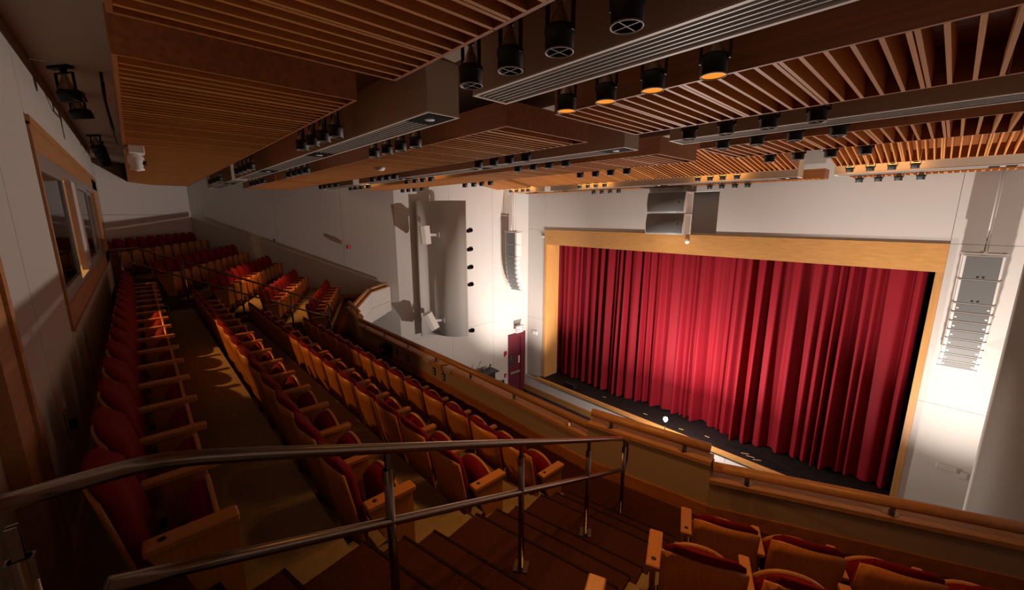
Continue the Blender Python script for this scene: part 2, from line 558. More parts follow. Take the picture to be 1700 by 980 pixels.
ws = struct_empty('wall_left')
inn = Vector((1, 0))
jA = C1.lerp(V0, .55)
for a, b in [(C1, jA), (jA, V0), (V0, V1)]:
    wallseg(ws, a, b, HOUSE, LID + 1.6, 'plaster', inward=inn)
y0 = V1.y
for ya, yb in [(7.6, 10.2), (10.2, 12.7), (12.7, 13.72)]:
    xa = V1.x + (SIDE - V1.x) * (ya - 7.6) / (PY - 7.6)
    xb = V1.x + (SIDE - V1.x) * (yb - 7.6) / (PY - 7.6)
    wallseg(ws, (xa, ya), (xb, yb), HOUSE, -5.3, 'plaster', inward=inn)
    wallseg(ws, (xa, ya), (xb, yb), -5.292, LID + 1.6, 'plaster', inward=inn)
xa = V1.x + (SIDE - V1.x) * (13.72 - 7.6) / (PY - 7.6)
wallseg(ws, (xa, 13.72), (SIDE, PY), -6.22, -5.3, 'plaster', inward=inn)
wallseg(ws, (xa, 13.72), (SIDE, PY), -5.292, LID + 1.6, 'plaster', inward=inn)
wallseg(ws, (SIDE, 14.97), (SIDE, PY), HOUSE, -6.228, 'plaster', inward=inn)
# baseboards of the left block
bl = struct_empty('baseboard_left')
d = (V0 - C1).normalized()
nn = Vector((d.y, -d.x))
for k in range(5):
    # rises with the tiers
    pass
a, b = C1.lerp(V0, .85), V0
dd = (b - a).normalized()
nn = Vector((dd.y, -dd.x))
part('board', MB().prism([tuple(a), tuple(b), tuple(b + nn * .02), tuple(a + nn * .02)], F[4], F[4] + .16), 'trim_wood', bl)
a, b = V0, V0.lerp(V1, .75)
dd = (b - a).normalized()
nn = Vector((dd.y, -dd.x))
part('board', MB().prism([tuple(a), tuple(b), tuple(b + nn * .02), tuple(a + nn * .02)], F[4], F[4] + .16), 'trim_wood', bl)

# maroon exit door on the side wall, near the stage
xd = SIDE + .03
d2 = struct_empty('door_2')
part('door_frame', MB().box((xd - .12, 13.72, -6.42), (xd + .03, 14.97, -6.24))
     .box((xd - .12, 13.72, HOUSE), (xd + .03, 13.80, -6.42)).box((xd - .12, 14.62, HOUSE), (xd + .03, 14.97, -6.42)), 'maroon', d2)
lf = part('leaf', MB().box((xd - .10, 13.80, HOUSE + .02), (xd - .03, 14.62, -6.42)), 'maroon', d2)
part('push_bar', MB().bbox((xd - .03, 13.86, -8.47), (xd + .05, 14.56, -8.36)), 'alu', lf)
part('round_window', MB().lathe([(.001, 0), (.30, 0), (.30, .015), (.001, .015)], 24, Matrix.Translation((xd - .028, 13.98, -7.7)) @ Matrix.Diagonal((1, .5, 1, 1)) @ Matrix.Rotation(PI / 2, 4, 'Y')), 'dark_glass', lf)
part('latch_plate', MB().box((xd - .03, 14.47, -7.95), (xd + .01, 14.57, -7.55)), 'pale_label', lf)

es = thing('exit_sign', 'red lit EXIT sign hanging above the maroon side door', 'sign', (SIDE + .30, 14.3, -5.93))
part('bracket_housing', MB().bbox((-.06, -.27, .12), (.06, .27, .19)), 'rim', es)
part('arm', MB().box((-.31, -.03, .13), (-.06, .03, .18)), 'rim', es)
part('sign_panel', MB().box((-.02, -.24, -.20), (.02, .24, .12)), 'white', es)


def text_mesh(txt, size, name, m, ext=.004):
    cu = bpy.data.curves.new(name, 'FONT')
    cu.body = txt
    cu.size = size
    cu.extrude = ext
    cu.align_x = 'CENTER'
    cu.align_y = 'CENTER'
    o = bpy.data.objects.new(name, cu)
    COL.objects.link(o)
    bpy.context.view_layer.update()
    me = bpy.data.meshes.new_from_object(o.evaluated_get(bpy.context.evaluated_depsgraph_get()))
    bpy.data.objects.remove(o)
    me.materials.clear()
    me.materials.append(M[m])
    return me


ex = text_mesh('EXIT', .27, 'letters', 'exit_red')
link('letters', ex, es, (.026, 0, -.05), (PI / 2, 0, PI / 2))


def small_box(name, label, cat, lo, hi, m, extra=None):
    o = part(name, MB().bbox(lo, hi, .008), m)
    tag(o, label, cat)
    if extra:
        extra(o)
    return o


sx = SIDE + .01
small_box('fire_alarm', 'red fire alarm box on side wall beside the maroon door, upper one', 'alarm', (sx, 13.42, -7.34), (sx + .07, 13.60, -7.08), 'alarm_red',
          lambda o: part('strobe', MB().box((sx + .07, 13.50, -7.33), (sx + .085, 13.59, -7.27)), 'white', o))
small_box('pull_station', 'small red pull station low beside the maroon door', 'alarm', (sx, 13.43, -8.52), (sx + .06, 13.58, -8.32), 'alarm_red',
          lambda o: part('handle', MB().box((sx + .06, 13.48, -8.46), (sx + .08, 13.54, -8.40)), 'white', o))
small_box('wall_cabinet', 'grey steel box on side wall just left of the maroon door, low', 'box', (sx, 12.98, -9.0), (sx + .12, 13.38, -8.55), 'rim',
          lambda o: part('cover', MB().box((sx + .12, 13.02, -8.96), (sx + .13, 13.34, -8.6)), 'soft_black', o))
small_box('thermostat', 'small cream thermostat on side wall above the microphone', 'thermostat', (sx, 12.50, -7.72), (sx + .04, 12.66, -7.62), 'pale_label')
small_box('wall_socket', 'white wall socket plate on side wall, left of thermostat', 'socket', (sx, 11.6, -7.55), (sx + .02, 11.7, -7.35), 'rim')
small_box('alarm_box', 'dark red alarm box alone on the rear side wall above the far seats', 'alarm', (-16.05, 6.0, -1.30), (-15.93, 6.14, -1.16), 'alarm_red')
small_box('wall_outlet', 'black outlet plate on the wall beside the top far seats', 'socket', (-17.9, 3.92, -1.03), (-17.83, 4.00, -.90), 'black')

# ------------------------------------------------------------------ proscenium wall
XL0, XR1 = -13.95, .02            # outer edges of the wooden frame
XI0, XI1 = -13.80, -.13           # opening
ZT, ZB = -.72, -1.46              # top of header, bottom of header
pw = struct_empty('wall_stage')
NX0, NX1, NZ0, NZ1 = -8.4, -5.71, -.70, .82    # niche of the centre speakers


def pwbox(x0, x1, z0, z1, y0=PY, y1=PY + .2):
    g = .004
    part('panel', MB().box((x0 + g, y0, z0 + g), (x1 - g, y1, z1 - g)), 'plaster', pw)


for z0, z1 in [(HOUSE, -5.45), (-5.45, ZT), (ZT, 3.0)]:
    pwbox(SIDE - .1, XL0, z0, z1)
for z0, z1 in [(HOUSE, -5.0), (-5.0, ZT), (ZT, 3.0)]:
    pwbox(XR1, 2.6, z0, z1)
pwbox(XL0, NX0, ZT, 3.0)
pwbox(NX1, XR1, ZT, 3.0)
pwbox(NX0, NX1, NZ1, 3.0)
part('niche', MB().box((NX0, PY + .75, ZT - .02), (NX1, PY + .8, NZ1)).box((NX0 - .05, PY + .05, ZT), (NX0, PY + .8, NZ1))
     .box((NX1, PY + .05, ZT), (NX1 + .05, PY + .8, NZ1)).box((NX0, PY, ZT - .02), (NX1, PY + .75, ZT + .06)), 'plaster', pw)
part('wall_body', MB().box((XL0 - 3, PY + .9, -1.3), (XR1 + 3, PY + .95, 3.0)), 'soft_black', pw)

fr = struct_empty('trim_1')
part('header', MB().box((XL0, PY - .04, ZB), (XR1, PY + .45, ZT)), 'maple', fr)
part('left_jamb', MB().box((XL0, PY - .04, STAGE), (XI0, PY + .95, ZB)), 'maple_v', fr)
part('right_jamb', MB().box((XI1, PY - .04, STAGE), (XR1, PY + .95, ZB)), 'maple_v', fr)

stg = struct_empty('floor_stage')
part('deck', MB().box((-17, PY + .21, STAGE - .12), (3, 22, STAGE)).box((XL0 - .02, 14.96, STAGE - .12), (XR1 + .6, PY + .21, STAGE)), 'stage', stg)
part('edge_board', MB().box((XL0 - .15, 14.80, STAGE - .13), (1.0, 14.96, STAGE + .005)), 'maple', stg)
for x0, x1 in [(SIDE - .0, -12.7), (-12.7, -8.4), (-8.4, -4.5), (-4.5, 1.3)]:
    part('face_panel', MB().box((x0 + .006, 14.93, HOUSE + .32), (x1 - .006, 15.0, STAGE - .125)), 'white', stg)
part('base_board', MB().box((XL0 - 1.2, 14.89, HOUSE), (1.3, 14.95, HOUSE + .32)), 'maple', stg)
part('black_backing', MB().box((-17, 18.0, STAGE), (3, 18.1, 2)), 'soft_black', stg)
part('black_backing', MB().box((-17, PY + 1.0, STAGE), (XI0 - .35, PY + 1.05, 0)), 'soft_black', stg)
part('black_backing', MB().box((XI1 + .35, PY + 1.0, STAGE), (3, PY + 1.05, 0)), 'soft_black', stg)

small_box('wall_vent', 'white flat grille plate on the white wall right of the curtain', 'vent', (.62, PY - .03, -6.75), (1.0, PY, -6.6), 'plaster')
o = bpy.data.objects['wall_vent']
small_box('notice_paper', 'pale paper notice on white wall beside the grille plate', 'notice', (1.06, PY - .012, -6.86), (1.2, PY, -6.66), 'plaster')
small_box('wall_speaker_plate', 'white double switch plate on wall left of the stage frame', 'switch', (-14.72, PY - .05, -6.36), (-14.4, PY, -6.16), 'white')
sd = part('round_detector', MB().lathe([(.001, .0), (.07, .0), (.09, .03), (.06, .07), (.001, .08)], 16, Matrix.Translation((-6.68, PY - .04, -.97)) @ Matrix.Rotation(PI / 2, 4, 'X')), 'white')
tag(sd, 'small white round detector on the wooden stage header', 'detector')
sd = part('round_detector', MB().lathe([(.001, .0), (.07, .0), (.09, .03), (.06, .07), (.001, .08)], 12, Matrix.Translation((-14.05, PY, -1.05)) @ Matrix.Rotation(PI / 2, 4, 'X')), 'rim')
tag(sd, 'small grey detector on white wall left of the stage header corner', 'detector')

# ------------------------------------------------------------------ curtain
def curtain():
    x0, x1 = -14.15, -.27
    n = 620
    nv = 14
    rnd = random.Random(3)
    cen, x = [], x0
    while x < x1:
        wd = rnd.choice([.2, .26, .34, .45, .6]) * rnd.uniform(.85, 1.15)
        cen.append((x, wd, rnd.uniform(.16, .44), rnd.uniform(-.10, .10)))
        x += wd
    def depth(x):
        for (c, wd, a, ph) in cen:
            if c <= x < c + wd:
                t = (x - c) / wd
                return a * (math.sin(PI * t) ** 1.4) + ph * math.sin(2 * PI * t)
        return 0
    ph = [rnd.uniform(0, 6.28) for _ in range(8)]
    vs, fs = [], []
    for j in range(nv + 1):
        t = j / nv
        for i in range(n + 1):
            x = x0 + (x1 - x0) * i / n
            xx = x + .05 * math.sin(2.1 * x + ph[0] + 1.7 * t) * t
            d = depth(xx) * (.55 + .5 * t) + .02 * math.sin(23 * x + 2 * math.sin(3.1 * x))
            wv = .10 * math.sin(.9 * x + ph[1]) + .07 * math.sin(2.3 * x + ph[2]) * t
            hem = .05 + .03 * math.sin(1.3 * x + ph[3]) + .015 * math.sin(7 * x)
            zt = -.6
            z = zt + (STAGE + hem - zt) * t
            vs.append((xx, 16.45 - d - wv * (.4 + .6 * t), z))
    for j in range(nv):
        for i in range(n):
            a = j * (n + 1) + i
            fs.append((a, a + n + 1, a + n + 2, a + 1))
    b = MB()
    b.add(vs, fs, True)
    o = part('stage_curtain', b, 'curtain')
    tag(o, 'red velvet stage curtain hanging in deep folds in the wooden frame', 'curtain')
    return o


curtain()

# things on the stage
gl = thing('ghost_light', 'small bright bare lamp on a black pole in front of the stage', 'lamp', (-6.16, 13.4, HOUSE))
part('base', MB().lathe([(.001, 0), (.26, 0), (.26, .02), (.05, .04), (.001, .045)], 20), 'black', gl)
part('pole', MB().tube([(0, 0, .03), (0, 0, 2.09)], .014, 8), 'black', gl)
part('socket', MB().lathe([(.02, 2.07), (.03, 2.09), (.03, 2.15)], 12, caps=True), 'black', gl)
part('bulb', MB().lathe([(.03, 2.14), (.06, 2.17), (.08, 2.23), (.06, 2.29), (.03, 2.31), (.001, 2.315)], 16), 'ghost_bulb', gl)
lamp('ghost_lamp', 'POINT', (0, 0, 2.43), GHOST_W, GHOST_COL, gl, size=.05)
for (x, y, rz, lab) in [(.42, 10.7, -9, 'floor uplight on the house floor below the right speaker column'), (-9.6, 12.4, 72, 'floor uplight on the house floor below the left speaker column')]:
    wl = thing('floor_uplight', lab, 'lamp', (x, y, HOUSE), 0, 'floor uplights beside the stage')
    part('yoke', MB().box((-.2, -.03, 0), (.2, .03, .02)).box((-.2, -.02, .02), (-.18, .02, .3)).box((.18, -.02, .02), (.2, .02, .3)), 'black', wl)
    part('lamp_head', MB().lathe([(.05, -.2), (.15, -.08), (.16, .05), (.15, .05), (.05, -.16)], 16, Matrix.Translation((0, 0, .28)) @ Matrix.Rotation(R(-45), 4, 'X')), 'black', wl)
    lamp('uplight', 'SPOT', (0, .06, .36), WORK_W * (1.0 if x > -5 else .9), GHOST_COL, wl, rot=(R(90 + (62 if x > -5 else 49)), 0, R(rz)), size=.08, spot=R(64), blend=1.0)

fm = thing('floor_monitor', 'small black wedge speaker on the stage edge at far left', 'speaker', (-12.0, 15.12, STAGE))
part('cabinet', MB().bbox((-.34, -.10, 0), (.34, .16, .27), .02), 'black', fm)
part('grille', MB().box((-.31, -.112, .02), (.31, -.10, .25)), 'soft_black', fm)
mt = part('floor_mat', MB().prism([(-4.75, 15.5), (-4.1, 15.75), (-2.6, 15.30), (-3.05, 15.0)], STAGE, STAGE + .012), 'soft_black')
tag(mt, 'dark rubber mat on the stage edge with three tape marks', 'mat')
for k, (x, y, a) in enumerate([(-3.98, 15.32, .5), (-3.78, 15.25, .25), (-3.55, 15.2, .55)]):
    part('tape_strip', MB().box((-.13, -.018, 0), (.13, .018, .003), Matrix.Translation((x, y, STAGE + .012)) @ Matrix.Rotation(a, 4, 'Z')), 'tape', mt)
for lab, x, y, a, m in [('tiny yellow tape mark on stage just right of the bright lamp', -6.35, 15.3, .2, 'yellow_tape'), ('short yellow tape mark on the stage left of the lamp', -8.0, 15.4, .1, 'yellow_tape'),
                        ('pale tape mark on stage below the curtain, right of the bright lamp', -5.4, 15.5, -.1, 'tape'),
                        ('orange tape strip on stage near the right end of the curtain', -1.75, 15.3, 1.0, 'tape'),
                        ('pale tape mark on the far left of the stage', -10.2, 15.5, .3, 'yellow_tape')]:
    q = part('tape_mark', MB().box((-.09, -.018, 0), (.09, .018, .003), Matrix.Translation((x, y, STAGE)) @ Matrix.Rotation(a, 4, 'Z')), m)
    tag(q, lab, 'tape')

# lectern with gooseneck microphones against the side wall, on the house floor
lc = thing('equipment_desk', 'black sloped desk with two microphones behind the balcony rail at house left', 'desk', (-14.5, 11.4, HOUSE))
part('cabinet', MB().bbox((-.3, -.9, 0), (.3, .7, 1.55)), 'black', lc)
part('desk_top', MB().box((-.34, -1.0, 1.98), (.34, .85, 2.04), Matrix.Translation((0, 0, .05)) @ Matrix.Rotation(R(0), 4, 'X')).box((-.28, -.85, 1.55), (.28, .65, 2.03)), 'black', lc)
part('microphone', MB().tube([(0, .05, 2.05), (0, .06, 2.36)], .02, 6), 'black', lc)
part('microphone', MB().tube([(0, .25, 2.05), (.02, .33, 2.13), (.04, .52, 2.34)], .016, 6).lathe([(.001, -.05), (.04, -.035), (.04, .035), (.001, .05)], 8, Matrix.Translation((.04, .54, 2.36))), 'black', lc)

# ------------------------------------------------------------------ curved acoustic panels at the side walls
def sheet(name, pts, z0, z1, label, th=.05):
    # smooth through control points (Catmull-Rom)
    P = [Vector(p) for p in pts]
    P = [P[0] * 2 - P[1]] + P + [P[-1] * 2 - P[-2]]
    path = []
    for i in range(1, len(P) - 2):
        for k in range(8):
            t = k / 8
            a, b, c, d_ = P[i - 1], P[i], P[i + 1], P[i + 2]
            path.append(.5 * ((2 * b) + (c - a) * t + (2 * a - 5 * b + 4 * c - d_) * t * t + (3 * b - a - 3 * c + d_) * t ** 3))
    path.append(P[-2])
    nrm = []
    for i in range(len(path)):
        t = (path[min(i + 1, len(path) - 1)] - path[max(i - 1, 0)]).normalized()
        nrm.append(Vector((t.y, -t.x)))
    n = len(path) - 1
    b = MB()
    def fr_(u, v):
        i = round(u * n)
        p = path[i] + nrm[i] * th / 2
        return (p.x, p.y, z0 + (z1 - z0) * v)
    def bk_(u, v):
        i = round(u * n)
        p = path[i] - nrm[i] * th / 2
        return (p.x, p.y, z0 + (z1 - z0) * v)
    b.solid(fr_, bk_, n, 2)
    b.sm = [True] * len(b.sm)
    o = part(name, b, 'plaster')
    for p in o.data.polygons:
        if abs(p.normal.z) > .5:
            p.use_smooth = False
    return tag(o, label, 'acoustic panel')


Lp = [(-14.80, 8.42), (-14.76, 8.82), (-14.48, 9.06), (-14.02, 9.24), (-13.66, 9.58), (-13.50, 9.95)]
ap = sheet('acoustic_panel', Lp, -5.1, .57, 'tall curved white acoustic panel on the left side wall')
for z in (-4.3, -2.2, -.2):
    part('wall_bracket', MB().box((-15.06, 9.20, z), (-14.12, 9.26, z + .06)).box((-15.07, 9.8, z), (-13.9, 9.86, z + .06)), 'white', ap)
Rp = [(.845, 10.05), (1.15, 9.85), (1.6, 9.65), (2.2, 9.4), (2.6, 9.1), (2.7, 8.5)]
sheet('acoustic_panel', Rp, -7.5, .57, 'tall curved acoustic panel at the right edge, in shadow')
wrt = struct_empty('wall_right')
wallseg(wrt, (2.75, PY), (2.75, 8.0), HOUSE, 3.0, 'plaster', inward=Vector((-1, 0)))
wallseg(wrt, (2.75, 8.0), (3.4, 6.0), HOUSE, 3.0, 'plaster', inward=Vector((-1, 0)))
wallseg(wrt, (3.4, 6.0), (3.4, -.6), HOUSE, 3.0, 'plaster', inward=Vector((-1, 0)))

# lamps mounted along the free edge of the left panel
for k, z in enumerate((-.63, -1.40, -2.15, -2.88, -4.9)):
    lab = ORD[k] + ' black lamp from the top on the edge of the left curved panel'
    t = thing('edge_lamp', lab, 'lamp', (-13.60, 10.04, z), R(-20), 'lamps on the edge of the curved panel')
    part('clamp', MB().box((-.04, -.10, -.03), (.04, .02, .03)), 'black', t)
    part('can', MB().lathe([(.07, -.10), (.095, .04), (.095, .13), (.085, .13), (.06, -.08)], 14, Matrix.Translation((.08, .08, 0)) @ Matrix.Rotation(R(70), 4, 'Y') @ Matrix.Rotation(R(-30), 4, 'X')), 'black', t)

# ------------------------------------------------------------------ balcony parapet
CAP, CAPR = -2.82, -2.62
pseg = [((2.55, 6.17), (-1.41, 4.24), CAP), ((-1.41, 4.25), (-2.84, 3.965), CAPR), ((-2.84, 3.965), (-10.25, 3.965), CAP),
        ((-10.25, 3.965), (-11.67, 4.25), CAPR), ((-11.67, 4.24), (-14.50, 6.05), CAP), ((-14.50, 6.05), (-15.32, 7.22), CAP)]
par = struct_empty('wall_balcony_front')
rails = ['round wooden guard rail on right-hand balcony front, lower right of the photo', 'short raised wooden guard rail at the foot of the near stairs',
         'long round wooden guard rail along the centre balcony front', 'short raised wooden guard rail at the foot of the far stairs',
         'round wooden guard rail on the far balcony wing', 'last short wooden guard rail meeting the left side wall']
for k, (a, b, cz) in enumerate(pseg):
    a, b = Vector(a), Vector(b)
    d = (b - a)
    L = d.length
    d.normalize()
    n = Vector((d.y, -d.x))           # toward the stage
    if n.y < 0 and k < 4:
        n = -n
    if k >= 4 and n.x < 0:
        n = -n

    def q(s0, s1, o0, o1):
        return [tuple(a + d * s0 + n * o0), tuple(a + d * s1 + n * o0), tuple(a + d * s1 + n * o1), tuple(a + d * s0 + n * o1)]
    part('parapet_panel', MB().prism(q(.002, L - .002, 0, .13), F[4], cz - .045), 'parapet_fabric', par)
    part('outer_face', MB().prism(q(-.01, L + .01, .132, .155), -3.45, cz - .046), 'plaster', par)
    part('outer_face', MB().prism(q(-.01, L + .01, .10, .155), -3.86, -3.46), 'plaster', par)
    part('base_board', MB().prism(q(.0, L, -.022, 0), F[4] - .01, F[4] + .155), 'fascia_wood', par)
    part('cap', MB().prism(q(-.0, L, -.03, .165), cz - .045, cz), 'trim_wood', par)
    rt = thing('guard_rail', rails[k], 'rail', (0, 0, 0), 0, 'wooden rails on the balcony front')
    e = .03 if k < 4 else .10
    p0, p1 = a + d * e + n * .065, a + d * (L - e) + n * .065
    part('rail', MB().tube([(p0.x, p0.y, cz + .112), (p1.x, p1.y, cz + .112)], .054, 16), 'trim_wood', rt)
    nb = max(2, round(L / 1.0) + (0 if L < 2 else 0))
    for i in range(nb):
        p = a + d * (L * (i + .3) / (nb - .4) if nb > 2 else L * (.2 + .6 * i)) + n * .06
        if (p - a).length > L - .1:
            continue
        br = part('bracket', MB().box((-.022, -.012, 0), (.022, .012, .075)), 'steel', rt, (p.x, p.y, cz), (0, 0, math.atan2(d.y, d.x)))
        part('plate', MB().box((-.06, -.05, 0), (.06, .05, .004), Matrix.Rotation(PI / 4, 4, 'Z')), 'steel', br)
soff = struct('ceiling_under_balcony', MB().prism([(-15.4, 7.2), (-14.5, 6.2), (-11.6, 4.3), (-10.2, 4.0), (-2.8, 4.0), (2.6, 6.1), (2.6, -.5), (-14, -.5), (-19.5, 1.8), (-16.1, 5.9)], -4.0, -3.87), 'plaster')

# plates on the inner face of the centre parapet
py = 3.965
jb = tag(part('junction_box', MB().bbox((-8.62, py - .07, -3.22), (-8.30, py, -2.92)), 'soft_black'), 'dark junction box with plugs on the balcony front', 'socket box')
part('plug', MB().bbox((-8.66, py - .16, -3.03), (-8.54, py - .07, -2.95)), 'black', jb)
part('plug', MB().bbox((-8.64, py - .15, -3.22), (-8.52, py - .07, -3.12)), 'black', jb)
part('cable', MB().tube([(-8.65, py - .14, -2.99), (-8.70, py - .15, -3.08), (-8.63, py - .14, -3.17)], .008, 6), 'black', jb)
for k, (x, z) in enumerate([(-8.08, -3.03), (-7.60, -3.04), (-6.53, -3.02), (-6.20, -3.04)]):
    lab = ORD[k] + ' black outlet to the right of the junction box on the balcony front'
    o = part('outlet_plate', MB().bbox((x - .045, py - .014, z - .075), (x + .045, py, z + .075), .004), 'black')
    tag(o, lab, 'socket', 'outlets on the balcony front')
    part('receptacle', MB().box((x - .02, py - .018, z + .01), (x + .02, py - .014, z + .045)).box((x - .02, py - .018, z - .045), (x + .02, py - .014, z - .01)), 'rim', o)
lg = tag(part('cap_plates', MB().box((-6.88, py - .035, CAP), (-6.66, py + .165, CAP + .004)).box((-6.88, py - .036, CAP - .06), (-6.66, py - .032, CAP)), 'rim'), 'grey metal plate folded over the balcony cap, left one', 'plate')
lg = tag(part('cap_plates', MB().box((-6.14, py - .035, CAP), (-5.94, py + .165, CAP + .004)).box((-6.14, py - .036, CAP - .06), (-5.94, py - .032, CAP)), 'rim'), 'grey metal plate folded over the balcony cap, right one', 'plate')
cb = tag(part('power_cable', MB().tube([(-6.2, py - .02, -2.98), (-6.22, py - .03, -2.86), (-6.24, py - .035, CAP + .008), (-6.20, py + .1, CAP + .01)], .008, 6), 'black'), 'black cable from the last outlet up over the balcony cap', 'cable')

# ------------------------------------------------------------------ stair handrails
def handrail(side):
    f = (lambda x: x) if side == 1 else (lambda x: -12.98 - x)
    lab = ('steel stair handrail crossing the foreground, on base plates' if side == 1 else 'steel stair handrail on the far aisle beside the far seats')
    t = thing('stair_handrail', lab, 'handrail', (0, 0, 0))
    def ln(s):      # point along the slope, s = y
        return (f(-1.425 - .172 * s), s, -.685 - .464 * s)
    r = .023
    top = [(f(-1.50), -.46, -.70), (f(-1.475), -.25, -.69), (f(-1.43), -.10, -.675), (f(-1.42), -.03, -.68), (f(-1.43), .05, -.71)]
    top += [ln(s) for s in (.2, .6, 1.2, 1.8, 2.4, 3.0, 3.42)]
    e = ln(3.55)
    top += [(e[0], 3.50, e[2] + .005), (e[0] - .004 * side, 3.56, e[2] - .05), (e[0], 3.565, e[2] - .14), (e[0], 3.56, e[2] - .26), (e[0], 3.52, e[2] - .335), (e[0], 3.46, e[2] - .335)]
    part('top_rail', MB().tube(top, r, 14), 'steel', t)
    low = [ln(s) for s in (-.18, .1, .6, 1.2, 1.8, 2.4, 3.0, 3.5)]
    part('lower_rail', MB().tube([(p[0], p[1], p[2] - .365) for p in low], r * .92, 12), 'steel', t)
    for (s, fl) in [(-.30, -1.543), (.68, -1.97), (1.67, -2.415), (2.66, -2.855), (3.50, F[4] - .004)]:
        x, y, z = ln(s)
        if s < 0:
            z = -.69
        ps = part('post', MB().tube([(0, 0, fl - z + .005), (0, 0, -.10)], r * .9, 12), 'steel', t, (x, y, z))
        part('saddle', MB().box((-.012, -.010, -.115), (-.004, .010, -.015)).box((.004, -.010, -.115), (.012, .010, -.015)).box((-.014, -.024, -.16), (.014, .024, -.10)), 'steel', ps)
        bp = part('base_plate', MB().box((-.05, -.05, 0), (.05, .05, .008), Matrix.Rotation(R(35), 4, 'Z')), 'steel', ps, (0, 0, fl - z))
    return t


handrail(1)
handrail(-1)

# ------------------------------------------------------------------ theatre seats
def ysh(z, u):      # shell surface
    return -.315 - .118 * (z - .25) / .65 - .042 * (1 - u * u)


def f_shell(fr_):
    def fn(u, v):
        u = u * 2 - 1
        top = .880 - .030 * abs(u) ** 5
        bot = .20
        z = bot + (top - bot) * v
        return (.236 * u, ysh(z, u) + (0 if fr_ else -.018), z)
    return fn


def f_bcush(fr_):
    def fn(u, v):
        u = u * 2 - 1
        top = .937 - .055 * abs(u) ** 5
        bot = .34
        z = bot + (top - bot) * v
        th = .092 * (1 - .55 * abs(u) ** 5) * (1 - .8 * (2 * v - 1) ** 10)
        return (.232 * u * (1 - .05 * v ** 4), ysh(z, u) + .002 + (th if fr_ else 0) , z)
    return fn


def f_pan(y0, y1, inset, pillow):
    def mk(fr_):
        def fn(u, v):
            u = u * 2 - 1
            top = .655 - .115 * abs(u) ** 2.4 - inset
            bot = .215 + .075 * abs(u) ** 5 + inset
            z = bot + (top - bot) * v
            lean = .05 * (z - .2)
            y = y1 if fr_ else y0
            if pillow and not fr_:
                y = y0 + pillow * max(u ** 6, (2 * v - 1) ** 6)
            return ((.228 - inset) * u, y - lean, z)
        return fn
    return mk


HW = .2775
ME = {}
ME['back_shell'] = MB().solid(f_shell(1), f_shell(0), 8, 6).mesh('back_shell', 'seat_wood')
ME['back_cushion'] = MB().solid(f_bcush(1), f_bcush(0), 8, 8).mesh('back_cushion', 'red')
pp = f_pan(-.062, -.04, 0, 0)
ME['seat_pan'] = MB().solid(pp(1), pp(0), 10, 6).mesh('seat_pan', 'seat_wood')
pc = f_pan(-.165, -.063, .012, .06)
ME['seat_cushion'] = MB().solid(pc(1), pc(0), 10, 6).mesh('seat_cushion', 'red')
ME['armrest'] = MB().bbox((-.032, -.335, .585), (.032, .0, .622), .006).mesh('armrest', 'seat_wood')
ME['end_armrest'] = MB().bbox((-.045, -.335, .585), (.045, .003, .624), .007).mesh('armrest', 'seat_wood')
ME['standard'] = MB().bbox((-.014, -.26, .03), (.014, -.075, .585), .004).mesh('standard', 'seat_wood')
ME['foot'] = MB().box((-.035, -.32, 0), (.035, -.06, .03)).mesh('foot', 'black')
ME['end_panel'] = MB().prism([(-.33, .585), (-.01, .585), (-.012, .0), (-.14, .0), (-.18, .22)], -.018, .018, Matrix(((0, 0, 1, 0), (1, 0, 0, 0), (0, 1, 0, 0), (0, 0, 0, 1)))).mesh('end_panel', 'seat_wood')
ME['row_disc'] = MB().lathe([(.001, .627), (.014, .627), (.017, .624)], 12).mesh('row_disc', 'black')
ME['hinge'] = MB().box((-.245, -.215, .30), (.245, -.175, .335)).mesh('hinge_bar', 'black')


def seat(label, loc, rz, group, right_end=False, left_end=False):
    t = thing('theatre_seat', label, 'seat', loc, rz, group)
    for nm in ('back_shell', 'back_cushion', 'seat_pan', 'seat_cushion'):
        link(nm, ME[nm], t)
    link('hinge_bar', ME['hinge'], t)
    sides = [(HW, right_end)] + ([(-HW, True)] if left_end else [])
    for x, end in sides:
        if end:
            a = link('armrest', ME['end_armrest'], t, (x, 0, 0))
            link('row_disc', ME['row_disc'], a, (0, -.27, 0))
            link('end_panel', ME['end_panel'], t, (x, 0, 0))
        else:
            link('armrest', ME['armrest'], t, (x, 0, 0))
            s = link('standard', ME['standard'], t, (x, 0, 0))
            link('foot', ME['foot'], s)
    return t


CROW = [(-2.10, .18, 1, 16, 'back row'), (-2.27, 1.17, 2, 15, 'second row from the back'), (-2.43, 2.13, 3, 15, 'third row from the back'), (-2.57, 3.12, 4, 14, 'front row')]
for x0, y, n, cnt, rn in CROW:
    for i in range(cnt):
        lab = 'red theatre seat in centre block, %s, %s from the near stairs' % (rn, ORD[i])
        seat(lab, (x0 - .555 * (i + .5), y, F[n]), 0, 'centre block seats', i == 0, i == cnt - 1)
LROW = [(0, 10, 'top row'), (1, 11, 'second row'), (2, 11, 'third row'), (3, 9, 'fourth row'), (4, 9, 'lowest row')]
for n, cnt, rn in LROW:
    for i in range(cnt):
        p = LTIP[n] + uL * (.545 * (i + .5))
        lab = 'red theatre seat in far left block, %s, %s from its handrail' % (rn, ORD[i])
        seat(lab, (p.x, p.y, F[n] + .001 * n), AL, 'far left block seats', i == 0, i == cnt - 1)
for n, cnt, rn in [(4, 6, 'front row'), (3, 5, 'second row'), (2, 2, 'third row')]:
    for i in range(cnt):
        p = RTIP[n] + uR * (.545 * (i + .5))
        lab = 'red theatre seat at lower right, %s, %s from the stairs' % (rn, ORD[i])
        seat(lab, (p.x, p.y, F[n] + .001), AR, 'right block seats', False, i == 0)

